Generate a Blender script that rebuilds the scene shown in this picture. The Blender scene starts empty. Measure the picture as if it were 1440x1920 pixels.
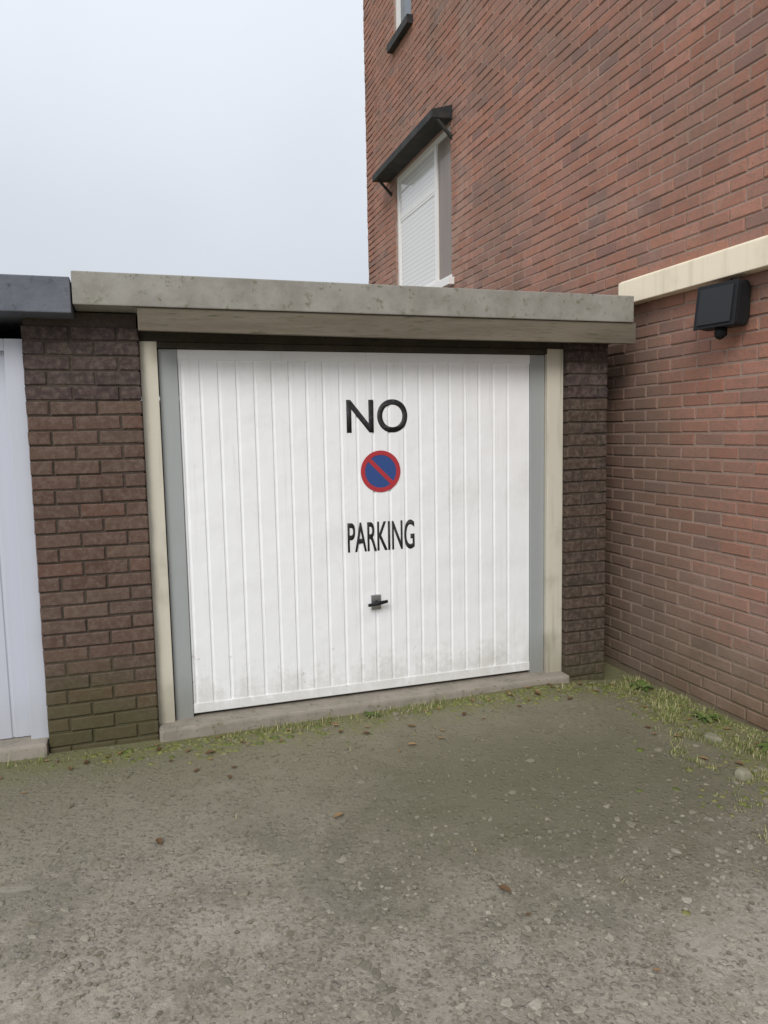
import bpy, bmesh, math, random
from mathutils import Vector, Matrix
random.seed(7)
S = bpy.context.scene
C = S.collection
PI = math.pi
R = math.radians

# ------------------------------------------------------------------ camera
CAM = Vector((-1.36, -4.2, 1.555)); YAW, PITCH, ROLL = R(18.0), R(6.0), R(1.1)
cd = bpy.data.cameras.new('camera'); cam = bpy.data.objects.new('camera', cd); C.objects.link(cam)
cd.sensor_fit = 'VERTICAL'; cd.sensor_height = 36; cd.lens = 26.25; cd.clip_start = 0.05; cd.clip_end = 3000
fw = Vector((math.sin(YAW) * math.cos(PITCH), math.cos(YAW) * math.cos(PITCH), -math.sin(PITCH)))
rt0 = Vector((math.cos(YAW), -math.sin(YAW), 0)); up0 = rt0.cross(fw)
rt = rt0 * math.cos(ROLL) - up0 * math.sin(ROLL); up = up0 * math.cos(ROLL) + rt0 * math.sin(ROLL)
cam.matrix_world = Matrix((( rt.x, up.x, -fw.x, CAM.x), (rt.y, up.y, -fw.y, CAM.y), (rt.z, up.z, -fw.z, CAM.z), (0, 0, 0, 1)))
S.camera = cam

# ------------------------------------------------------------------ sky, sun, exposure
SUN_AZ, SUN_EL = R(212), R(38)          # azimuth from +Y clockwise: behind the camera, to its left
w = bpy.data.worlds.new('World'); S.world = w; w.use_nodes = True
nt = w.node_tree; nt.nodes.clear()
def wn(t): return nt.nodes.new(t)
out = wn('ShaderNodeOutputWorld'); bg = wn('ShaderNodeBackground'); bg.inputs['Strength'].default_value = 0.1
sky = wn('ShaderNodeTexSky'); sky.sky_type = 'NISHITA'; sky.sun_disc = False
sky.sun_elevation = SUN_EL; sky.sun_rotation = SUN_AZ; sky.dust_density = 3.0
tc = wn('ShaderNodeTexCoord'); sep = wn('ShaderNodeSeparateXYZ'); nt.links.new(tc.outputs['Generated'], sep.inputs[0])
ramp = wn('ShaderNodeMapRange'); ramp.inputs[1].default_value = 0; ramp.inputs[2].default_value = 1   # overcast sky: zenith brighter than horizon
ramp.inputs[3].default_value = 5.15; ramp.inputs[4].default_value = 10.4
zz = wn('ShaderNodeMath'); zz.operation = 'POWER'; zz.inputs[1].default_value = 1.35; zz.use_clamp = True
nt.links.new(sep.outputs['Z'], zz.inputs[0]); nt.links.new(zz.outputs[0], ramp.inputs[0])
nz = wn('ShaderNodeTexNoise'); nz.inputs['Scale'].default_value = 1.6; nz.inputs['Detail'].default_value = 5
nt.links.new(tc.outputs['Generated'], nz.inputs['Vector'])
nr = wn('ShaderNodeMapRange'); nr.inputs[1].default_value = .3; nr.inputs[2].default_value = .7; nr.inputs[3].default_value = .93; nr.inputs[4].default_value = 1.08
nt.links.new(nz.outputs['Fac'], nr.inputs[0])
mu = wn('ShaderNodeMath'); mu.operation = 'MULTIPLY'; nt.links.new(ramp.outputs[0], mu.inputs[0]); nt.links.new(nr.outputs[0], mu.inputs[1])
vm = wn('ShaderNodeVectorMath'); vm.operation = 'SCALE'; vm.inputs[0].default_value = (.95, 1.0, 1.075); nt.links.new(mu.outputs[0], vm.inputs['Scale'])
mx = wn('ShaderNodeMix'); mx.data_type = 'RGBA'; mx.inputs[0].default_value = .9
nt.links.new(sky.outputs[0], mx.inputs[6]); nt.links.new(vm.outputs[0], mx.inputs[7])
nt.links.new(mx.outputs[2], bg.inputs['Color']); nt.links.new(bg.outputs[0], out.inputs[0])
sl = bpy.data.lights.new('sun', 'SUN'); sl.energy = 1.5; sl.angle = R(25); sl.color = (1, .975, .94)
so = bpy.data.objects.new('sun', sl); C.objects.link(so)
sd = Vector((math.sin(SUN_AZ) * math.cos(SUN_EL), math.cos(SUN_AZ) * math.cos(SUN_EL), math.sin(SUN_EL)))
so.rotation_euler = sd.to_track_quat('Z', 'Y').to_euler(); so.location = (-4, -8, 12)
S.view_settings.view_transform = 'Standard'; S.view_settings.look = 'None'
S.view_settings.exposure = 0.35; S.view_settings.gamma = 1.0; S.view_settings.use_curve_mapping = False

# ------------------------------------------------------------------ materials
class NT:
    def __init__(s, name, rough=.8, spec=.3):
        s.m = bpy.data.materials.new(name); s.m.use_nodes = True; s.t = s.m.node_tree
        s.b = s.t.nodes['Principled BSDF']; s.b.inputs['Roughness'].default_value = rough
        s.b.inputs['Specular IOR Level'].default_value = spec
    def n(s, t, **kw):
        o = s.t.nodes.new(t)
        for k, v in kw.items(): setattr(o, k, v)
        return o
    def l(s, a, b): s.t.links.new(a, b)
    def coord(s, kind='Object'):
        return s.n('ShaderNodeTexCoord').outputs[kind]
    def pos(s): return s.n('ShaderNodeNewGeometry').outputs['Position']
    def scale(s, v, sc):
        m = s.n('ShaderNodeMapping'); m.inputs['Scale'].default_value = sc; s.l(v, m.inputs[0]); return m.outputs[0]
    def noise(s, v, sc, det=4, rough=.55, dist=0):
        o = s.n('ShaderNodeTexNoise'); o.inputs['Scale'].default_value = sc; o.inputs['Detail'].default_value = det
        o.inputs['Roughness'].default_value = rough; o.inputs['Distortion'].default_value = dist; s.l(v, o.inputs['Vector']); return o.outputs['Fac']
    def vor(s, v, sc, feat='F1', outp='Distance'):
        o = s.n('ShaderNodeTexVoronoi'); o.feature = feat; o.inputs['Scale'].default_value = sc; s.l(v, o.inputs['Vector']); return o.outputs[outp]
    def rng(s, v, a, b, c=0., d=1., sm=True):
        o = s.n('ShaderNodeMapRange'); o.interpolation_type = 'SMOOTHSTEP' if sm else 'LINEAR'
        for i, x in enumerate((a, b, c, d)): o.inputs[i + 1].default_value = x
        s.l(v, o.inputs[0]); return o.outputs[0]
    def math(s, op, a, b=None):
        o = s.n('ShaderNodeMath'); o.operation = op
        for i, x in enumerate((a, b)):
            if x is None: continue
            if isinstance(x, (int, float)): o.inputs[i].default_value = x
            else: s.l(x, o.inputs[i])
        return o.outputs[0]
    def mix(s, f, a, b, blend='MIX'):
        o = s.n('ShaderNodeMix'); o.data_type = 'RGBA'; o.blend_type = blend
        for i, x in ((0, f), (6, a), (7, b)):
            if isinstance(x, (int, float)): o.inputs[i].default_value = x
            elif isinstance(x, tuple): o.inputs[i].default_value = (*x, 1)
            else: s.l(x, o.inputs[i])
        return o.outputs[2]
    def ramp(s, v, stops):
        o = s.n('ShaderNodeValToRGB'); e = o.color_ramp.elements
        while len(e) < len(stops): e.new(.5)
        for el, (p, c) in zip(e, stops): el.position = p; el.color = (*c, 1)
        s.l(v, o.inputs[0]); return o.outputs[0]
    def xyz(s, v):
        o = s.n('ShaderNodeSeparateXYZ'); s.l(v, o.inputs[0]); return o.outputs
    def rnd(s):
        a = s.n('ShaderNodeObjectInfo').outputs['Random']; b = s.n('ShaderNodeNewGeometry').outputs['Random Per Island']
        return s.math('FRACT', s.math('ADD', a, s.math('MULTIPLY', b, 7.31)))
    def col(s, c):
        if isinstance(c, tuple): s.b.inputs['Base Color'].default_value = (*c, 1)
        else: s.l(c, s.b.inputs['Base Color'])
    def bump(s, h, st=.5, d=.01):
        o = s.n('ShaderNodeBump'); o.inputs['Strength'].default_value = st; o.inputs['Distance'].default_value = d
        s.l(h, o.inputs['Height']); s.l(o.outputs[0], s.b.inputs['Normal'])

def mat_brick(name, stops, moss=(.06, .075, .02), moss_top=.35, moss_amt=.7, lich=.25, corner=0):
    k = NT(name, .9, .2); p = k.pos(); r = k.rnd()
    c = k.ramp(r, stops)
    n1 = k.noise(p, 34, 5, .65); c = k.mix(k.rng(n1, .38, .7, 0, .45), c, (.20, .155, .125))
    n2 = k.noise(p, 120, 3); c = k.mix(k.rng(n2, .6, .72, 0, .55), c, (.05, .033, .027))
    big = k.noise(p, 1.3, 4); c = k.mix(k.rng(big, .42, .7, 0, lich), c, (.17, .14, .115))
    stn = k.noise(k.scale(p, (1, 1, .25)), 2.4, 6, .7); c = k.mix(k.rng(stn, .55, .75, 0, lich), c, (.12, .085, .068))
    wht = k.noise(p, 7, 5, .75); c = k.mix(k.rng(wht, .66, .76, 0, lich), c, (.38, .32, .28))
    z = k.xyz(p)['Z']; mh = k.math('ADD', z, k.math('MULTIPLY', k.noise(p, 2.6, 5), .55))
    c = k.mix(k.rng(mh, moss_top, moss_top + .42, moss_amt, 0), c, moss)
    if corner:
        ro = k.noise(k.scale(p, (1, 3.2, .16)), 1.6, 6, .72); c = k.mix(k.rng(ro, .56, .70, 0, .38), c, (.16, .105, .08))
        bl = k.noise(p, .9, 7, .72, .5); c = k.mix(k.rng(bl, .53, .68, 0, .34), c, (.43, .32, .265))
    if corner:            # duller, browner masonry low on the wall toward the garage corner
        q = k.math('ADD', k.math('MINIMUM', k.xyz(p)['Y'], .1), k.math('MULTIPLY', k.math('SUBTRACT', k.noise(p, 1.7, 6, .7), .5), 1.1)); q = k.math('SUBTRACT', q, k.math('MULTIPLY', k.math('MAXIMUM', k.math('SUBTRACT', z, 1.3), 0), .95))
        c = k.mix(k.rng(q, -1.5, -.1, 0, corner), c, (.165, .122, .092))
    k.col(c); k.bump(k.math('ADD', n1, k.math('MULTIPLY', n2, .6)), .55, .006)
    return k.m
M = {}
M['brick_red'] = mat_brick('house_brick', [(0, (.33, .15, .105)), (.25, (.40, .19, .132)), (.5, (.355, .175, .13)), (.7, (.42, .21, .155)), (.92, (.31, .165, .13)), (1, (.26, .15, .125))], moss_amt=.62, moss_top=.38, lich=.4, moss=(.125, .108, .062), corner=.75)
M['brick_dark'] = mat_brick('pier_brick', [(0, (.085, .05, .038)), (.3, (.11, .07, .052)), (.6, (.095, .062, .05)), (.85, (.125, .068, .05)), (1, (.08, .058, .048))], moss_amt=.7, moss_top=.3, lich=.12, moss=(.072, .072, .03))
def mat_mortar(name, c1, c2):
    k = NT(name, .95, .1); p = k.pos(); n = k.noise(p, 60, 5, .7)
    c = k.mix(k.rng(n, .3, .7), c1, c2)
    z = k.xyz(p)['Z']; mh = k.math('ADD', z, k.math('MULTIPLY', k.noise(p, 2.6, 5), .55))
    c = k.mix(k.rng(mh, .3, .75, .6, 0), c, (.09, .088, .04))
    k.col(c); k.bump(n, .6, .006); return k.m
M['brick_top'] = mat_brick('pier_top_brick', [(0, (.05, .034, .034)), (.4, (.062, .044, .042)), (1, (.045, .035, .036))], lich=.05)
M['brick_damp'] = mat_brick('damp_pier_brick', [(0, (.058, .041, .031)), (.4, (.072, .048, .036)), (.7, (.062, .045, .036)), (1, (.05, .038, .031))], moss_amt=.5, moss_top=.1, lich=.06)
M['mortar'] = mat_mortar('house_mortar', (.285, .205, .168), (.36, .27, .225))
M['mortar_dark'] = mat_mortar('pier_mortar', (.062, .05, .04), (.088, .072, .058))

def mat_paint(name, base, dirt, amt=.35, rough=.38, zdirt=True, mott=.12):
    k = NT(name, rough, .45); p = k.pos()
    streak = k.noise(k.scale(p, (9, 9, .55)), 2.2, 6, .62)
    c = k.mix(k.rng(streak, .5, .78, 0, mott), base, dirt)
    blot = k.noise(p, 3.0, 5); c = k.mix(k.rng(blot, .52, .8, 0, mott), c, dirt)
    if zdirt:
        z = k.xyz(p)['Z']; zz = k.math('ADD', z, k.math('MULTIPLY', k.noise(k.scale(p, (6, 6, 1)), 3, 6, .7), .22))
        c = k.mix(k.rng(zz, .1, .42, amt, 0), c, dirt)
    fl = k.noise(p, 55, 4, .7); c = k.mix(k.rng(fl, .66, .74, 0, .35), c, dirt)
    k.col(c); k.bump(k.noise(p, 7, 3), .12, .01)
    k.l(k.rng(blot, .3, .7, rough - .08, rough + .15), k.b.inputs['Roughness']); return k.m
def mat_door():
    k = NT('door_white_paint', .4, .45); p = k.pos(); x = k.xyz(p); base = (.865, .878, .89)
    dirt = (.40, .375, .30)
    run = k.noise(k.scale(p, (14, 14, .5)), 3.0, 7, .7); c = k.mix(k.rng(run, .52, .80, 0, .27), base, dirt)
    blot = k.noise(p, 2.2, 6, .65); c = k.mix(k.rng(blot, .50, .74, 0, .20), c, dirt)
    sp = k.noise(p, 26, 6, .75); zz = k.math('ADD', x['Z'], k.math('MULTIPLY', k.math('SUBTRACT', sp, .5), .55)); zz = k.math('ADD', zz, k.math('MULTIPLY', k.math('SUBTRACT', k.noise(k.scale(p, (4, 4, .4)), 2.5, 4), .5), .5))
    c = k.mix(k.rng(zz, .0, .25, .36, 0), c, (.42, .40, .32))
    c = k.mix(k.rng(k.noise(p, 60, 5, .75), .68, .76, 0, .5), c, dirt)
    rs = k.math('MULTIPLY', k.rng(k.noise(p, 11, 6, .75), .63, .72), k.rng(x['Z'], .04, .55, 1, .10)); c = k.mix(k.math('MULTIPLY', rs, .8), c, (.20, .085, .035))
    scr = k.noise(k.scale(p, (2, 2, 40)), 6, 3); c = k.mix(k.math('MULTIPLY', k.rng(scr, .70, .73), k.rng(blot, .5, .6, 0, .35)), c, (.5, .5, .48))
    k.col(c); k.l(k.rng(blot, .3, .7, .34, .6), k.b.inputs['Roughness'])
    k.bump(k.math('ADD', k.noise(p, 3.2, 2), k.math('MULTIPLY', k.noise(p, 9, 2), .3)), .5, .022); return k.m
M['white_paint'] = mat_door()
M['blue_grey_paint'] = mat_paint('door_pale_blue_paint', (.52, .54, .61), (.33, .33, .31))
M['steel_frame'] = mat_paint('grey_steel_frame', (.34, .36, .36), (.18, .17, .13), .5)
M['cream_timber'] = mat_paint('cream_timber', (.60, .565, .47), (.20, .175, .11), .5, .6, mott=.5)
M['cream_trim'] = mat_paint('cream_trim', (.88, .78, .60), (.40, .34, .23), 0, .5, False, .3)
M['white_pvc'] = mat_paint('white_frame', (.78, .77, .75), (.5, .48, .44), 0, .4, False, .1)

def mat_weathered(name, a, b, c_, sc=5, rough=.9, stretch=(1, 1, 1)):
    k = NT(name, rough, .2); p = k.scale(k.pos(), stretch)
    n = k.noise(p, sc, 6, .68); c = k.mix(k.rng(n, .3, .68), a, b)
    n2 = k.noise(p, sc * 6, 4, .7); c = k.mix(k.rng(n2, .56, .7, 0, .8), c, c_)
    k.col(c); k.bump(k.math('ADD', n, n2), .5, .006); return k.m
M['roof_edge'] = mat_weathered('weathered_roof_edge', (.235, .225, .195), (.33, .32, .29), (.13, .135, .075), 4)
M['fascia_wood'] = mat_weathered('weathered_fascia_board', (.125, .106, .078), (.175, .155, .118), (.07, .075, .042), 3.5, .85, (.35, 3, 3))
M['blue_fascia'] = mat_weathered('blue_grey_fascia', (.10, .11, .135), (.15, .16, .185), (.06, .065, .07), 4, .6)
M['soffit'] = mat_weathered('dark_soffit', (.075, .065, .05), (.05, .045, .035), (.03, .028, .02))
M['concrete'] = mat_weathered('concrete_sill', (.24, .22, .18), (.33, .29, .245), (.11, .12, .05), 6)
M['roof_tile'] = mat_weathered('roof_tile', (.11, .075, .06), (.15, .1, .08), (.07, .06, .05), 5)
k = NT('black_plastic', .6, .25); k.col((.012, .013, .015)); M['black'] = k.m
k = NT('dark_lintel', .7, .3); n = k.noise(k.pos(), 9, 5); k.col(k.mix(k.rng(n, .3, .7), (.02, .022, .022), (.045, .042, .04))); M['dark_lintel'] = k.m
k = NT('black_lettering', .55, .3); n = k.noise(k.pos(), 40, 5, .7); k.col(k.mix(k.rng(n, .55, .7, 0, .5), (.028, .028, .03), (.18, .18, .18))); M['ink'] = k.m
k = NT('sticker_red', .4, .4); k.col((.42, .035, .045)); M['red'] = k.m
k = NT('sticker_blue', .4, .4); k.col((.03, .075, .24)); M['blue'] = k.m
k = NT('chrome', .3, .5); k.col((.42, .42, .42)); k.b.inputs['Metallic'].default_value = .8; M['chrome'] = k.m
k = NT('lamp_glass', .35, .3); k.col((.02, .022, .024)); M['lamp_glass'] = k.m
k = NT('window_glass', .06, .5); k.col((.10, .12, .14)); M['glass'] = k.m
k = NT('window_blind', .5, .5); k.b.inputs['Coat Weight'].default_value = 1; k.b.inputs['Coat Roughness'].default_value = .04; n = k.math('FRACT', k.math('MULTIPLY', k.xyz(k.pos())['Z'], 20)); k.col(k.mix(k.rng(n, .0, .25, 1, 0), (.70, .68, .66), (.42, .41, .40))); M['blind'] = k.m
k = NT('window_curtain', .5, .3); k.b.inputs['Coat Weight'].default_value = .4; k.b.inputs['Coat Roughness'].default_value = .06; n = k.noise(k.scale(k.pos(), (1, 14, .3)), 3, 3); k.col(k.mix(n, (.16, .125, .105), (.27, .215, .185))); M['curtain'] = k.m

def mat_ground():
    k = NT('worn_lane_ground', .95, .15); p = k.pos(); x = k.xyz(p)
    n0 = k.noise(p, .75, 6, .62, .3); n1 = k.noise(p, 4.5, 6, .7); n2 = k.noise(p, 38, 6, .75)
    v1 = k.vor(p, 95, 'F1', 'Color'); v2 = k.vor(p, 38, 'F1', 'Color'); d1 = k.vor(p, 95); d2 = k.vor(p, 38)
    c = k.mix(k.rng(n1, .28, .72), (.225, .200, .158), (.36, .322, .267))
    a1 = k.xyz(v1); a2 = k.xyz(v2)
    c = k.mix(k.rng(a1['X'], .45, 1, 0, .55), c, (.37, .335, .285))
    c = k.mix(k.rng(a1['Y'], .6, 1, 0, .6), c, (.11, .098, .078))
    st = k.math('MULTIPLY', k.rng(a2['X'], .62, .8), k.rng(d2, .5, .3))
    c = k.mix(k.math('MULTIPLY', st, .75), c, k.mix(a2['Y'], (.20, .18, .15), (.38, .345, .30)))
    # worn pale areas and darker leftovers of an old surface, with ragged edges
    rag = k.math('ADD', n0, k.math('MULTIPLY', k.math('SUBTRACT', n2, .5), .16))
    c = k.mix(k.rng(rag, .49, .56, 0, .5), c, (.42, .378, .32))
    old = k.math('ADD', k.noise(p, 1.5, 7, .72, .4), k.math('MULTIPLY', k.math('SUBTRACT', n2, .5), .2))
    c = k.mix(k.rng(old, .55, .60, 0, .4), c, (.17, .158, .125))
    c = k.mix(k.rng(k.noise(p, 3.1, 6, .7, .6), .60, .66, 0, .5), c, (.42, .385, .33))
    fine = k.math('MULTIPLY', k.math('SUBTRACT', n2, .5), .6)
    # olive film of algae in front of the doors
    yy = k.math('ADD', x['Y'], k.math('MULTIPLY', k.math('SUBTRACT', n0, .5), 1.6)); yy = k.math('ADD', yy, k.math('MULTIPLY', k.math('SUBTRACT', n1, .5), 1.0)); yy = k.math('ADD', yy, fine)
    c = k.mix(k.rng(yy, -1.8, -.5, 0, .72), c, (.182, .170, .108))
    # damp dark stain off centre
    ex = k.math('MULTIPLY', k.math('SUBTRACT', x['X'], .45), .72); ey = k.math('MULTIPLY', k.math('ADD', x['Y'], 1.42), 1.15)
    rr = k.math('SQRT', k.math('ADD', k.math('MULTIPLY', ex, ex), k.math('MULTIPLY', ey, ey)))
    rr = k.math('ADD', rr, k.math('ADD', k.math('MULTIPLY', k.math('SUBTRACT', n1, .5), .8), k.math('MULTIPLY', fine, .5)))
    c = k.mix(k.rng(rr, .35, 1.35, .8, 0), c, (.138, .131, .082))
    # moss along the thresholds and the foot of the wall
    ms = k.math('MAXIMUM', k.math('MULTIPLY', k.math('ADD', x['Y'], .42), 1.5), k.math('MULTIPLY', k.math('SUBTRACT', x['X'], 1.22), 1.1))
    ms = k.math('ADD', ms, k.math('ADD', k.math('MULTIPLY', fine, 1.1), k.math('MULTIPLY', k.math('SUBTRACT', n1, .5), 1.3)))
    c = k.mix(k.rng(ms, -.12, .32, 0, .72), c, (.175, .175, .075))
    k.col(c)
    n3 = k.noise(p, 130, 3, .7)
    h = k.math('ADD', k.math('ADD', k.math('MULTIPLY', n2, .9), k.math('MULTIPLY', n3, .5)), k.math('MULTIPLY', st, .5))
    k.bump(h, .9, .011); return k.m
M['ground'] = mat_ground()
def mat_rand(name, stops, rough=.85):
    k = NT(name, rough, .2); n = k.noise(k.pos(), 60, 4, .7)
    c = k.ramp(k.rnd(), stops); c = k.mix(k.rng(n, .4, .7, 0, .35), c, (.08, .075, .06)); c = k.mix(k.rng(k.math('ADD', k.xyz(k.pos())['Y'], k.math('MULTIPLY', k.noise(k.pos(), 1.2, 3), .8)), -2.4, -.5, .1, .72), c, (.165, .155, .105)); k.col(c); k.bump(n, .4, .004); return k.m
M['gravel'] = mat_rand('gravel_stone', [(0, (.15, .134, .104)), (.3, (.235, .212, .17)), (.6, (.31, .28, .23)), (.9, (.37, .335, .28)), (1, (.43, .39, .33))])
M['stone'] = mat_rand('pale_stone', [(0, (.36, .35, .25)), (1, (.42, .40, .30))])
def mat_leaf(name, stops):
    k = NT(name, .65, .3); c = k.ramp(k.rnd(), stops); k.col(c)
    k.b.inputs['Subsurface Weight'].default_value = 0; return k.m
M['grass'] = mat_leaf('grass_blade', [(0, (.11, .145, .034)), (.35, (.18, .215, .055)), (.55, (.24, .255, .09)), (.75, (.37, .345, .17)), (1, (.50, .44, .27))])
M['moss'] = mat_leaf('moss_clump', [(0, (.10, .125, .03)), (.5, (.15, .165, .045)), (1, (.20, .195, .075))])
M['weed'] = mat_leaf('weed_leaf', [(0, (.05, .095, .02)), (.5, (.09, .14, .03)), (1, (.15, .18, .06))])

# ------------------------------------------------------------------ mesh helpers
class MB:
    def __init__(s): s.v = []; s.f = []
    def add(s, vs, fs):
        o = len(s.v); s.v += [tuple(q) for q in vs]; s.f += [tuple(i + o for i in f) for f in fs]
    def box(s, x0, x1, y0, y1, z0, z1):
        s.add([(x0, y0, z0), (x1, y0, z0), (x1, y1, z0), (x0, y1, z0), (x0, y0, z1), (x1, y0, z1), (x1, y1, z1), (x0, y1, z1)],
              [(0, 3, 2, 1), (4, 5, 6, 7), (0, 1, 5, 4), (1, 2, 6, 5), (2, 3, 7, 6), (3, 0, 4, 7)])
    def prism(s, poly, axis, a, b):     # poly of 2d points swept along an axis
        def P(u, v, t): return {'x': (t, u, v), 'y': (u, t, v), 'z': (u, v, t)}[axis]
        n = len(poly); s.add([P(u, v, a) for u, v in poly] + [P(u, v, b) for u, v in poly],
              [tuple(range(n))[::-1], tuple(range(n, 2 * n))] + [(i, (i + 1) % n, n + (i + 1) % n, n + i) for i in range(n)])
    def tube(s, pts, r, n=10):
        pts = [Vector(p) for p in pts]; rings = []
        for i, p in enumerate(pts):
            d = (pts[min(i + 1, len(pts) - 1)] - pts[max(i - 1, 0)]).normalized()
            a = d.orthogonal().normalized(); b = d.cross(a)
            rr = r[i] if isinstance(r, (list, tuple)) else r
            rings.append([p + (a * math.cos(t * 2 * PI / n) + b * math.sin(t * 2 * PI / n)) * rr for t in range(n)])
        vs = [q for g in rings for q in g]; fs = []
        for i in range(len(pts) - 1):
            for t in range(n): fs.append((i * n + t, i * n + (t + 1) % n, (i + 1) * n + (t + 1) % n, (i + 1) * n + t))
        fs += [tuple(range(n))[::-1], tuple((len(pts) - 1) * n + t for t in range(n))]
        s.add(vs, fs)
    def mesh(s, name, mat, smooth=False, bevel=0):
        me = bpy.data.meshes.new(name); me.from_pydata(s.v, [], s.f); me.update()
        bm = bmesh.new(); bm.from_mesh(me); bmesh.ops.recalc_face_normals(bm, faces=bm.faces)
        if bevel: bmesh.ops.bevel(bm, geom=list(bm.edges), offset=bevel, segments=2, affect='EDGES', profile=.6)
        bm.to_mesh(me); bm.free(); me.materials.append(mat)
        if smooth: me.polygons.foreach_set('use_smooth', [True] * len(me.polygons))
        return me
    def build(s, name, mat, parent=None, smooth=False, bevel=0, kind=None):
        return link(name, s.mesh(name, mat, smooth, bevel), parent, kind)
def link(name, me, parent=None, kind=None, loc=None):
    o = bpy.data.objects.new(name, me); C.objects.link(o)
    if parent: o.parent = parent; 
    if loc is not None: o.location = loc
    if kind: o['kind'] = kind
    return o
def tag(o, label, cat, group=None):
    o['label'] = label; o['category'] = cat
    if group: o['group'] = group
    return o
def thing(name, label, cat, group=None):
    return tag(link(name, None), label, cat, group)

# ---- bricks: outer face looks along -Y at y=0 ; unit sizes (length, 0.065)
def brick_geo(L, H, D=.045, jit=.0022, bev=.004):
    """front face at y=0, body going to y=D; centred in x, z"""
    j = lambda a=jit: random.uniform(-a, a)
    vs = []
    for (sx, sz) in ((-1, -1), (1, -1), (1, 1), (-1, 1)): vs.append((sx * L / 2, D, sz * H / 2))
    ring = []
    for (sx, sz) in ((-1, -1), (1, -1), (1, 1), (-1, 1)):
        a, b = sx * L / 2 + j(), sz * H / 2 + j(); ring.append((a, b)); vs.append((a, bev + abs(j(.001)), b))
    for (a, b), (sx, sz) in zip(ring, ((-1, -1), (1, -1), (1, 1), (-1, 1))):
        vs.append((a - sx * (bev + abs(j())), j(.0012), b - sz * (bev + abs(j()))))
    fs = [(8, 9, 10, 11)]
    for i in range(4):
        k2 = (i + 1) % 4; fs.append((4 + i, 4 + k2, 8 + k2, 8 + i)); fs.append((i, k2, 4 + k2, 4 + i))
    return vs, fs
_bc = {}
def brick_mesh(L, mat):
    key = (round(L, 3), mat.name)
    lst = _bc.setdefault(key, [])
    if len(lst) < 5:
        b = MB(); b.add(*brick_geo(L, .065)); lst.append(b.mesh('brick', mat)); return lst[-1]
    return random.choice(lst)
def course_bricks(a, b, row, half=True):
    """(centre, length) of the bricks in one course from a to b, stretcher bond"""
    res = []; x = a - (.1125 if row % 2 and half else 0)
    while x < b - .02:
        x0, x1 = max(x, a), min(x + .215, b)
        if x1 - x0 > .035: res.append(((x0 + x1) / 2, x1 - x0))
        x += .225
    return res
def proj(p):
    d = Vector(p) - CAM; z = d.dot(fw)
    if z < .05: return None
    return d.dot(rt) / z * 1400 + 720, 960 - d.dot(up) / z * 1400, z

# ------------------------------------------------------------------ ground
def ground_z(x, y):
    z = -.055 + .018 * math.sin(x * 1.3 + y * .7) * math.cos(y * 1.1 - x * .4) + .010 * math.sin(3.1 * x + 1) * math.sin(2.7 * y)
    if y > -1.2: z -= .012 * (min(1, (y + 1.2) / 1.2)) ** 2
    if x > 1.0 and y > -1.2: z -= .045 * min(1, (x - 1.0) / .5) * min(1, (y + 1.2))
    return z
g = MB(); xs = [-900, -300, -100, -40, -15, -8] + [-6 + .1 * i for i in range(121)] + [8, 15, 40, 100, 300, 900]
ys = [-900, -300, -100, -40, -18, -10] + [-7 + .1 * i for i in range(81)] + [2.5, 6, 15, 40, 100, 300, 900]
vs = [(x, y, ground_z(max(-6, min(6, x)), max(-7, min(1, y)))) for y in ys for x in xs]; nx = len(xs)
g.add(vs, [(j * nx + i, j * nx + i + 1, (j + 1) * nx + i + 1, (j + 1) * nx + i) for j in range(len(ys) - 1) for i in range(nx - 1)])
g.build('ground', M['ground'], smooth=True, kind='structure')

# ------------------------------------------------------------------ brick house beside and behind the garage
HX = 1.72; HY0, HY1, HZ = -3.3, 5.76, 8.7
house = thing('brick_house', 'tall red brick house wall rising to the right of the garages', 'house')
WY0, WY1, WZ0, WZ1 = 2.92, 4.62, 3.10, 4.60          # tall first floor window in the flank
VY0, VY1, VZ0, VZ1 = 3.98, 4.56, 6.10, 7.3           # small upper window
m = MB(); mx0, mx1 = HX + .006, HX + .3
def wall_rects(holes, a0, a1, b0, b1):
    ysx = sorted({a0, a1, *[h[0] for h in holes], *[h[1] for h in holes]}); zsx = sorted({b0, b1, *[h[2] for h in holes], *[h[3] for h in holes]})
    for i in range(len(ysx) - 1):
        for j in range(len(zsx) - 1):
            cy, cz = (ysx[i] + ysx[i + 1]) / 2, (zsx[j] + zsx[j + 1]) / 2
            if not any(h[0] < cy < h[1] and h[2] < cz < h[3] for h in holes): yield ysx[i], ysx[i + 1], zsx[j], zsx[j + 1]
HOLES = [(WY0, WY1, WZ0, WZ1), (VY0, VY1, VZ0, VZ1)]
for a, b, c, d in wall_rects(HOLES, HY0, HY1, -.3, HZ): m.box(mx0, mx1, a, b, c, d)
m.box(mx0, HX + 6, HY1 - .3, HY1, -.3, HZ); m.box(mx0, HX + 6, HY0, HY0 + .3, -.3, HZ)
wall = m.build('wall', M['mortar'], house)
cand = []
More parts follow.
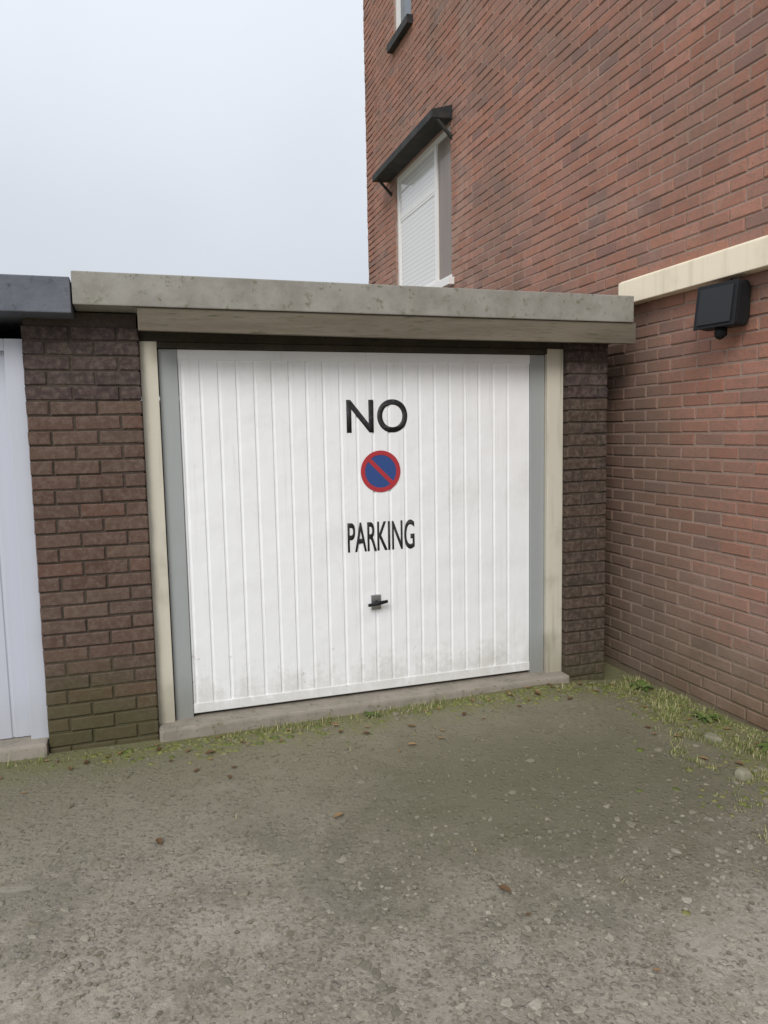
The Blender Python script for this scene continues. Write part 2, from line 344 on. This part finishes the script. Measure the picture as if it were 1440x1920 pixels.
for row in range(int((HZ + .1) / .075)):
    z = -.05 + row * .075 + .0375
    for (yc, L) in course_bricks(HY0, HY1, row):
        for h in HOLES:       # bricks are cut at the openings
            if h[2] < z < h[3] and yc + L / 2 > h[0] and yc - L / 2 < h[1]:
                lo, hi = yc - L / 2, yc + L / 2
                if lo < h[0]: hi = min(hi, h[0])
                elif hi > h[1]: lo = max(lo, h[1])
                else: hi = lo
                yc, L = (lo + hi) / 2, hi - lo
        if L < .03: continue
        if yc > .9 and z < 2.0: continue
        q = proj((HX, yc, z)); s = 0
        if q and -20 < q[0] < 1460 and -20 < q[1] < 1940 and not (yc > -.25 and z < 2.3 and q[0] < 1170) and not (yc > .2 and q[1] > 580): s = L / q[2] ** 2 * abs((Vector((HX, yc, z)) - CAM).normalized().x)
        cand.append((s, yc, z, L))
cand.sort(reverse=True)
rest = MB(); ROT = Matrix.Rotation(-PI / 2, 3, 'Z')
for i, (s, yc, z, L) in enumerate(cand):
    px = HX + random.uniform(-.003, .003)
    if i < 300 and s > 0:
        o = link('brick', brick_mesh(L, M['brick_red']), wall, loc=(px, yc, z)); o.rotation_euler = (0, 0, -PI / 2)
    else:
        vv, ff = brick_geo(L, .065); rest.add([ROT @ Vector(v) + Vector((px, yc, z)) for v in vv], ff)
rest.build('brick_courses', M['brick_red'], wall, kind='stuff')
rf = MB(); rf.prism([(HY0 - .2, HZ), (HY1 + .2, HZ), ((HY0 + HY1) / 2, HZ + 3.2)], 'x', HX - .15, HX + 6.2); rf.build('roof', M['roof_tile'], house)
# first floor window
def window(y0, y1, z0, z1, mull):
    f = MB(); fx0, fx1 = HX + .03, HX + .1; t = .055
    f.box(fx0, fx1, y0, y0 + t, z0, z1); f.box(fx0, fx1, y1 - t, y1, z0, z1)
    f.box(fx0 + .001, fx1, y0 + t, y1 - t, z0, z0 + t); f.box(fx0 + .001, fx1, y0 + t, y1 - t, z1 - t, z1)
    if mull: f.box(fx0 + .002, fx1, (y0 + y1) / 2 - .03, (y0 + y1) / 2 + .03, z0 + t, z1 - t)
    wd = f.build('window', M['white_pvc'], house)
    p = MB(); p.box(HX + .07, HX + .076, y0 + t * .8, y1 - t * .8, z0 + t * .8, z1 - t * .8)
    return wd, p
wd, p = window(WY0, WY1, WZ0, WZ1, False)
mu_ = MB(); mu_.box(HX + .028, HX + .1, 3.36, 3.42, WZ0 + .055, WZ1 - .055); mu_.build('mullion', M['white_pvc'], wd)
mu_ = MB(); mu_.box(HX + .036, HX + .1, 3.42, WY1 - .055, 4.1, 4.15); mu_.build('transom', M['white_pvc'], wd)
for a_, b_ in ((3.42, WY1 - .055),):
    bd = MB(); t_ = .03
    bd.box(HX + .038, HX + .09, a_, a_ + t_, WZ0 + .055, 4.1); bd.box(HX + .038, HX + .09, b_ - t_, b_, WZ0 + .055, 4.1); bd.box(HX + .039, HX + .09, a_ + t_, b_ - t_, WZ0 + .055, WZ0 + .085); bd.box(HX + .039, HX + .09, a_ + t_, b_ - t_, 4.07, 4.1); bd.build('casement', M['white_pvc'], wd)
p = MB(); p.box(HX + .045, HX + .051, 3.42, WY1 - .05, WZ0 + .05, WZ1 - .05); p.build('pane', M['blind'], wd)
p = MB(); p.box(HX + .047, HX + .053, WY0 + .05, 3.36, WZ0 + .05, WZ1 - .05); p.build('pane', M['curtain'], wd)
s_ = MB(); s_.box(HX - .06, HX + .03, WY0 - .06, WY1 + .06, WZ0 - .07, WZ0 - .001); s_.build('sill', M['white_pvc'], wd)
l_ = MB(); l_.prism([(HX - .22, WZ1 + .0), (HX + .02, WZ1 + .01), (HX + .02, WZ1 + .15), (HX - .22, WZ1 + .08)], 'y', WY0 - .05, WY1 + .2); cn = l_.build('canopy', M['dark_lintel'], house, bevel=.008)
for yy in (WY0 - .045, WY1 + .1):
    l_ = MB(); l_.prism([(HX - .17, WZ1 - .004), (HX - .14, WZ1 - .004), (HX + .01, WZ1 - .15), (HX + .01, WZ1 - .19)], 'y', yy, yy + .03); l_.build('bracket', M['dark_lintel'], cn)
wd, p = window(VY0, VY1, VZ0, VZ1, False); p.build('pane', M['glass'], wd)
s_ = MB(); s_.box(HX - .07, HX + .03, VY0 - .06, VY1 + .06, VZ0 - .09, VZ0 - .001); s_.build('sill', M['dark_lintel'], wd)
# cream trim running along the flank above the lane
yy = .03
for n_ in range(2):
    tr = MB(); tr.prism([(HX - .085, 2.345), (HX + .005, 2.345), (HX + .005, 2.50), (HX - .06, 2.50), (HX - .085, 2.485)], 'x', 0, 1)
    tr.v = [(a_[1], yy - a_[0] * 1.497, a_[2]) for a_ in tr.v]; yy -= 1.5
    tr.build('trim_board', M['cream_trim'], house, bevel=.005)

# ------------------------------------------------------------------ garage with the white door
gar = thing('garage', 'lock-up garage with white up-and-over door between dark brick piers', 'garage')
def pier(x0, x1, y0, y1, z0, z1, left=False, right=False, low='brick_dark'):
    m = MB(); m.box(x0 + .008, x1 - .008, y0 + .008, y1, z0, z1); pr = m.build('pier', M['mortar_dark'], gar)
    for row in range(int((z1 - z0) / .075)):
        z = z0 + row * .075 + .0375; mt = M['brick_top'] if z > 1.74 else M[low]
        for xc, L in course_bricks(x0, x1, row):
            o = link('brick', brick_mesh(L, mt), pr, loc=(xc, y0 + random.uniform(-.003, .003), z)); o.rotation_euler = (0, random.gauss(0, .004), random.gauss(0, .006))
        for sgn, on, xx in ((-1, left, x0), (1, right, x1)):
            if on:
                for yc, L in course_bricks(y0 + .046, y1, row + 1):
                    o = link('brick', brick_mesh(L, mt), pr, loc=(xx, yc, z)); o.rotation_euler = (0, 0, sgn * PI / 2)
    return pr
PY = -.08
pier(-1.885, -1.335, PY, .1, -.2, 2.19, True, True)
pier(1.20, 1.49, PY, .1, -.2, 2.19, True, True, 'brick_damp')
w_ = MB(); w_.box(-1.70, -1.50, .101, 5.2, -.1, 2.0); w_.box(1.22, 1.46, .101, 5.2, -.1, 2.0); w_.box(-1.5, 1.22, 5.0, 5.2, -.1, 1.99); w_.build('wall', M['mortar_dark'], gar)
r_ = MB(); r_.prism([(-.24, 2.203), (-.24, 2.362), (5.3, 2.17), (5.3, 2.05)], 'x', -1.63, 1.56); r_.build('roof', M['roof_edge'], gar, bevel=.006)
b_ = MB(); b_.prism([(-1.335, 2.088), (0, 2.078), (1.585, 2.076), (1.585, 2.201), (-1.335, 2.201)], 'y', -.228, -.2); b_.build('fascia_board', M['fascia_wood'], gar, bevel=.004)
b_ = MB(); b_.box(-1.333, 1.2, -.02, .09, 2.06, 2.20); b_.build('lintel', M['soffit'], gar)
for fa, fb in ((-1.333, -1.245), (1.085, 1.198)):
    fr = MB(); fr.box(fa, fb, -.03, .06, -.03, 2.06); fr.build('frame_post', M['cream_timber'], gar, bevel=.004)
hf = MB(); hf.box(-1.244, 1.084, -.026, .06, 2.027, 2.058); hf.build('head_rail', M['soffit'], gar, bevel=.003)
DX0, DX1, DZ0, DZ1 = -1.24, 1.08, .006, 2.024
door = MB(); poly = []
x = DX0 + .105; poly = [(DX0 + .1, .012)]
while x + .1 < DX1 - .1:
    poly += [(x + .004, .012), (x + .010, .018), (x + .018, .018), (x + .024, .012)]; x += .0975
poly += [(DX1 - .1, .012), (DX1 - .1, .04), (DX0 + .1, .04)]
door.prism(poly, 'z', DZ0 + .05, DZ1 - .05)
dr = door.build('door', M['white_paint'], gar)
for zr in (DZ0, DZ1 - .055):
    rl = MB(); rl.box(DX0 + .098, DX1 - .098, .006, .042, zr, zr + .055); rl.build('rail', M['white_paint'], dr, bevel=.003)
st = MB(); st.box(DX0, DX0 + .097, .0, .05, DZ0 - .025, DZ1); st.build('jamb', M['steel_frame'], gar, bevel=.003)
st = MB(); st.box(DX1 - .097, DX1, .0, .05, DZ0 - .025, DZ1); st.build('jamb', M['steel_frame'], gar, bevel=.003)
c_ = MB(); c_.box(-1.333, 1.2, -.13, .3, -.16, -.014); c_.build('threshold', M['concrete'], gar, bevel=.015)
# handle
h_ = MB(); h_.box(-.085, -.025, .000, .0125, .505, .595); hd = h_.build('handle', M['chrome'], dr, bevel=.004)
h_ = MB(); h_.tube([(-.055, .0, .55), (-.055, -.035, .55)], .012); h_.tube([(-.115, -.036, .542), (-.055, -.038, .55), (.005, -.036, .558)], [.009, .012, .009]); h_.build('grip', M['black'], hd, True)
# no waiting roundel
def disc(name, r0, r1, y, mat, parent, n=64, cx=-.008, cz=1.333):
    b = MB(); vs = []; fs = []
    for i in range(n):
        t = 2 * PI * i / n
        for r in (r0, r1):
            for yy in (y, y + .0015): vs.append((cx + r * math.cos(t), yy, cz + r * math.sin(t)))
    for i in range(n):
        a, b2 = i * 4, ((i + 1) % n) * 4
        fs += [(a, b2, b2 + 2, a + 2), (a + 1, a + 3, b2 + 3, b2 + 1), (a + 2, b2 + 2, b2 + 3, a + 3)]
        if r0 > 0: fs.append((a, a + 1, b2 + 1, b2))
    b.add(vs, fs); return b.build(name, mat, parent)
sg = disc('no_waiting_sticker', 0, .116, .0100, M['blue'], dr)
disc('ring', .097, .123, .0075, M['red'], sg)
b = MB(); c45 = math.sqrt(.5); d_ = .0125; q = .104
b.add([(-.008 + u * c45 * q + v * c45 * d_, yy, 1.333 - u * c45 * q + v * c45 * d_) for yy in (.0086, .0099) for (u, v) in ((-1, -1), (1, -1), (1, 1), (-1, 1))],
      [(0, 1, 2, 3), (7, 6, 5, 4), (0, 4, 5, 1), (1, 5, 6, 2), (2, 6, 7, 3), (3, 7, 4, 0)]); b.build('slash', M['red'], sg)
def text(body, cx, z, width, height, parent):
    cu = bpy.data.curves.new('t', 'FONT'); cu.body = body; cu.align_x = 'CENTER'; cu.extrude = .0; cu.offset = .014; cu.resolution_u = 12
    o = bpy.data.objects.new('t', cu); C.objects.link(o); bpy.context.view_layer.update()
    me = bpy.data.meshes.new_from_object(o.evaluated_get(bpy.context.evaluated_depsgraph_get())); bpy.data.objects.remove(o)
    xs_ = [v.co.x for v in me.vertices]; ys_ = [v.co.y for v in me.vertices]
    sx, sz = width / (max(xs_) - min(xs_)), height / (max(ys_) - min(ys_)); mx_, my_ = (max(xs_) + min(xs_)) / 2, min(ys_)
    for v in me.vertices: v.co = ((v.co.x - mx_) * sx + cx, .0103, (v.co.y - my_) * sz + z)
    bm = bmesh.new(); bm.from_mesh(me)
    e = bmesh.ops.extrude_face_region(bm, geom=list(bm.faces)); bmesh.ops.translate(bm, vec=(0, .001, 0), verts=[v for v in e['geom'] if isinstance(v, bmesh.types.BMVert)])
    bmesh.ops.recalc_face_normals(bm, faces=bm.faces); bm.to_mesh(me); bm.free()
    me.name = 'lettering'; me.materials.append(M['ink']); return link('lettering', me, parent)
text('NO', -.022, 1.56, .375, .195, dr)
text('PARKING', -.01, .858, .42, .178, dr)

# ------------------------------------------------------------------ neighbouring garage on the left
g2 = thing('garage', 'neighbouring garage with pale blue-grey door at the left edge', 'garage')
r_ = MB(); r_.prism([(-.25, 2.16), (-.25, 2.33), (5.3, 2.13), (5.3, 2.03)], 'x', -4.7, -1.636); r_.build('roof', M['blue_fascia'], g2, bevel=.006)
fr = MB(); fr.box(-1.975, -1.887, -.03, .06, -.03, 2.06); fr.box(-4.30, -4.2, -.03, .06, -.03, 2.06); fr.box(-4.2, -1.975, -.028, .06, 2.0, 2.06); fr.build('door_frame', M['blue_grey_paint'], g2, bevel=.004)
d2 = MB(); poly = [(-4.19, .012)]; x = -4.12
while x < -2.03:
    poly += [(x, .012), (x + .006, .018), (x + .014, .018), (x + .02, .012)]; x += .0975
poly += [(-1.98, .012), (-1.98, .04), (-4.19, .04)]; d2.prism(poly, 'z', .0, 2.0); d2.build('door', M['blue_grey_paint'], g2)
w_ = MB(); w_.box(-4.7, -4.302, PY, 5.2, -.1, 2.15); w_.box(-4.3, -1.71, 5.0, 5.2, -.1, 2.0); w_.build('wall', M['mortar_dark'], g2)
c_ = MB(); c_.box(-4.3, -1.89, -.12, .3, -.14, -.005); c_.build('threshold', M['concrete'], g2, bevel=.015)

# ------------------------------------------------------------------ black wall lamp below the cream trim
lamp = thing('wall_lamp', 'black wall lamp on the brick wall under the cream trim', 'lamp')
lamp.location = (HX, -.89, 2.20); lamp.rotation_euler = (0, 0, R(8))
b = MB(); b.box(-.035, .01, -.05, .05, -.05, .09); b.build('mount', M['black'], lamp, bevel=.008)
b = MB(); b.prism([(-.155, -.115), (-.06, -.125), (-.035, -.08), (-.03, .085), (-.06, .115), (-.125, .105)], 'y', -.125, .125); b.build('body', M['black'], lamp, bevel=.014)
b = MB(); b.prism([(-.165, -.12), (-.157, -.122), (-.127, .11), (-.135, .112)], 'y', -.13, .13); b.build('bezel', M['black'], lamp, bevel=.003)
b = MB(); b.prism([(-.1695, -.10), (-.1635, -.10), (-.137, .09), (-.143, .09)], 'y', -.105, .105); b.build('lens', M['lamp_glass'], lamp)
b = MB(); b.tube([(-.10, 0, -.118), (-.105, 0, -.15), (-.12, 0, -.168)], [.03, .034, .022], 14); b.build('sensor', M['black'], lamp, True)
b = MB(); b.tube([(-.006, .02, .085), (-.006, .02, .165)], .005, 8); b.build('cable', M['black'], lamp, True)

# ------------------------------------------------------------------ loose gravel, moss and grass
def pebble(b, x, y, z, r):
    sq = random.uniform(.45, .8); a = random.uniform(0, PI); el = random.uniform(.7, 1.3)
    vs = []
    for (lat, n) in ((-.3, 5), (.45, 5)):
        for i in range(n):
            t = 2 * PI * i / n + lat; rr = r * random.uniform(.8, 1.15) * math.cos(lat)
            u, v = rr * math.cos(t) * el, rr * math.sin(t)
            vs.append((x + u * math.cos(a) - v * math.sin(a), y + u * math.sin(a) + v * math.cos(a), z + r * sq * math.sin(lat * 1.5)))
    vs.append((x, y, z + r * sq * .95)); vs.append((x, y, z - r * sq))
    fs = [(i, (i + 1) % 5, 5 + (i + 1) % 5, 5 + i) for i in range(5)] + [(5 + i, 5 + (i + 1) % 5, 10) for i in range(5)] + [((i + 1) % 5, i, 11) for i in range(5)]
    b.add(vs, fs)
gr = MB()
def flat_stone(b, x, y, z, r):
    n = random.randint(5, 7); a0 = random.uniform(0, PI); el = random.uniform(.5, .95); rr = [r * random.uniform(.6, 1.2) for _ in range(n)]
    hh = r * random.uniform(.06, .3); tx, ty = random.gauss(0, .08), random.gauss(0, .08); vs = []
    for sc, dz in ((1.05, -r * .3), (1.0, hh * .45), (.72, hh)):
        for i in range(n):
            t = 2 * PI * i / n; u, v = rr[i] * sc * math.cos(t), rr[i] * sc * math.sin(t) * el
            u, v = u * math.cos(a0) - v * math.sin(a0), u * math.sin(a0) + v * math.cos(a0)
            vs.append((x + u, y + v, z + dz + tx * u + ty * v))
    fs = [(k_ * n + i, k_ * n + (i + 1) % n, (k_ + 1) * n + (i + 1) % n, (k_ + 1) * n + i) for k_ in (0, 1) for i in range(n)] + [tuple(2 * n + i for i in range(n))]
    b.add(vs, fs)
def thick(x, y):       # how stony the lane is at a spot
    return .5 + .5 * math.sin(1.7 * x + .9 * math.sin(2.3 * y)) * math.sin(1.9 * y + 1.1 * math.sin(1.3 * x) + .6)
for i in range(42000):
    y = -4.6 + 4.5 * random.random() ** 1.25; x = random.uniform(-3.2, 1.7)
    keep = (.25 + .75 * thick(x, y)) * (1 if y < -1.7 else .3)
    if random.random() > keep: continue
    r = .003 + .008 * random.random() ** 2.5
    pebble(gr, x, y, ground_z(x, y) + r * .15, r)
for i in range(8000):
    y = -4.5 + 4.3 * random.random() ** 1.2; x = random.uniform(-3.0, 1.65)
    if random.random() > (.2 + .8 * thick(x + .7, y)) * (1 if y < -1.5 else .35): continue
    r = .006 + .022 * random.random() ** 3.2
    flat_stone(gr, x, y, ground_z(x, y) + .0005, r)
o = gr.build('gravel', M['gravel'], kind='stuff'); tag(o, 'loose grey gravel scattered over the worn lane', 'gravel')

def blade(b, x, y, z, h, ln, az, wd):
    dx, dy = math.cos(az), math.sin(az); px, py = -dy * wd, dx * wd
    p0 = (x - px, y - py, z); p1 = (x + px, y + py, z)
    mx_, my_ = x + dx * ln * .35, y + dy * ln * .35
    b.add([p0, p1, (mx_ + px * .8, my_ + py * .8, z + h * .62), (mx_ - px * .8, my_ - py * .8, z + h * .62), (x + dx * ln, y + dy * ln, z + h)], [(0, 1, 2, 3), (3, 2, 4)])
gs = MB()
def tuft(x, y, n, h, sp):
    for _ in range(n):
        a = random.uniform(0, 2 * PI); rr = sp * random.random() ** .7
        bx_, by_ = x + rr * math.cos(a), y + rr * math.sin(a); hh = h * random.uniform(.4, 1.1)
        blade(gs, bx_, by_, ground_z(bx_, by_) - .004, hh, hh * random.uniform(.2, .9), random.uniform(0, 2 * PI), random.uniform(.0009, .0021))
for i in range(520):                # strip along the thresholds
    x = random.uniform(-2.3, 1.7); y = -.165 - abs(random.gauss(0, .05))
    dens = .42 + .5 * math.sin(x * 4.1 + 1.2) * math.sin(x * 1.7 + .3) + (.6 if -.75 < x < .15 else 0)
    if random.random() < dens: tuft(x, y, random.randint(3, 12), random.uniform(.015, .05) * (1.3 if random.random() < .15 else 1), .03)
for i in range(105):                # clumps along the foot of the house wall
    cy_ = random.uniform(-2.7, -.15); cx_ = HX - .04 - abs(random.gauss(0, .15 + .10 * min(1.5, -cy_))); hh_ = random.uniform(.012, .05)
    for j in range(random.randint(4, 12)):
        tuft(cx_ + random.gauss(0, .035), cy_ + random.gauss(0, .045), random.randint(9, 22), hh_ * random.uniform(.6, 1.2), .03)
for i in range(160):                # odd blades out in the lane
    x = random.uniform(-2.6, 1.5); y = random.uniform(-2.2, -.3)
    if random.random() < .5 + .4 * x: tuft(x, y, random.randint(2, 6), random.uniform(.008, .022), .02)
o = gs.build('grass', M['grass'], kind='stuff'); tag(o, 'short grass growing along the foot of doors and wall', 'grass')
ms = MB()
for i in range(2600):
    if i < 1200: x = random.uniform(-2.3, 1.7); y = -.16 - abs(random.gauss(0, .12))
    else: y = random.uniform(-2.6, -.1); x = HX - .02 - abs(random.gauss(0, .16 - .1 * y))
    if random.random() > .5 + .5 * math.sin(x * 3.3 + y * 5): continue
    r = random.uniform(.006, .026); pebble(ms, x, y, ground_z(x, y) - r * .35, r)
o = ms.build('moss', M['moss'], kind='stuff', smooth=True); tag(o, 'green moss cushions on the damp ground by the garages', 'moss')
# broad-leaved weeds
def weed(x, y, n, ln, label):
    b = MB()
    for i in range(n):
        a = 2 * PI * i / n * 1.0 + random.uniform(-.3, .3); L = ln * random.uniform(.65, 1.1); wd = L * random.uniform(.15, .22); rise = random.uniform(.25, .8); dx, dy = math.cos(a), math.sin(a)
        rows = []
        for t in (0, .25, .5, .75, 1):
            wv = wd * math.sin(PI * (t * .82 + .12)) ** .8 if t < 1 else .0008
            h = L * (rise * t - rise * .85 * t * t) + .004; r = L * t
            rows.append([(dx * r - dy * wv, dy * r + dx * wv, h + wv * .35), (dx * r, dy * r, h), (dx * r + dy * wv, dy * r - dx * wv, h + wv * .35)])
        b.add([q for rw in rows for q in rw], [(k_ * 3 + j, k_ * 3 + j + 1, k_ * 3 + j + 4, k_ * 3 + j + 3) for k_ in range(4) for j in (0, 1)])
    o = b.build('weed', M['weed'], smooth=True); o.location = (x, y, ground_z(x, y)); tag(o, label, 'weed', 'broad-leaved weeds by the wall and doors')
weed(1.60, -.33, 11, .10, 'leafy weed in the corner between brick wall and right pier')
weed(1.57, -.92, 10, .085, 'leafy weed rosette at the wall foot behind the pale stones')
weed(-.16, -.19, 9, .06, 'small leafy weed at the door threshold below the handle')
weed(1.61, -1.38, 12, .11, 'leafy weed at the wall foot nearest the right edge')
# dead leaves blown against the thresholds
lf = MB()
for i in range(110):
    if i < 60: x = random.uniform(-2.2, 1.6); y = -.16 - abs(random.gauss(0, .25))
    elif i < 90: y = random.uniform(-2.4, -.2); x = HX - .05 - abs(random.gauss(0, .25))
    else: x = random.uniform(-2.4, 1.4); y = random.uniform(-3.6, -.4)
    L = random.uniform(.012, .03); a = random.uniform(0, 2 * PI); z = ground_z(x, y) + .006; c_, s2 = math.cos(a), math.sin(a); cu = random.uniform(.1, .45) * L
    pts = [(-1, 0, .3), (-.3, .45, 1), (.5, .38, .8), (1, 0, .1), (.5, -.38, .9), (-.3, -.45, .7), (0, 0, 0)]
    lf.add([(x + (u * c_ - v * s2) * L, y + (u * s2 + v * c_) * L, z + h * cu) for u, v, h in pts], [(6, j, (j + 1) % 6) for j in range(6)])
M['dead_leaf'] = mat_leaf('dead_leaf', [(0, (.10, .055, .025)), (.5, (.17, .10, .045)), (1, (.27, .18, .09))])
o = lf.build('fallen_leaves', M['dead_leaf'], kind='stuff'); tag(o, 'small brown fallen leaves scattered by the garages', 'leaves')
for (x, y, r, lb) in ((1.40, -1.16, .062, 'pale flat stone beside the grass near the brick wall, the farther one'), (1.24, -1.54, .066, 'pale flat stone beside the grass near the brick wall, the nearer one')):
    b = MB(); flat_stone(b, 0, 0, 0, r); me = b.mesh('stone', M['stone'], bevel=.006); o = link('stone', me, loc=(x, y, ground_z(x, y) + r * .18)); tag(o, lb, 'stone', 'pale stones by the wall')
    o.scale = (1, 1, 1.5)
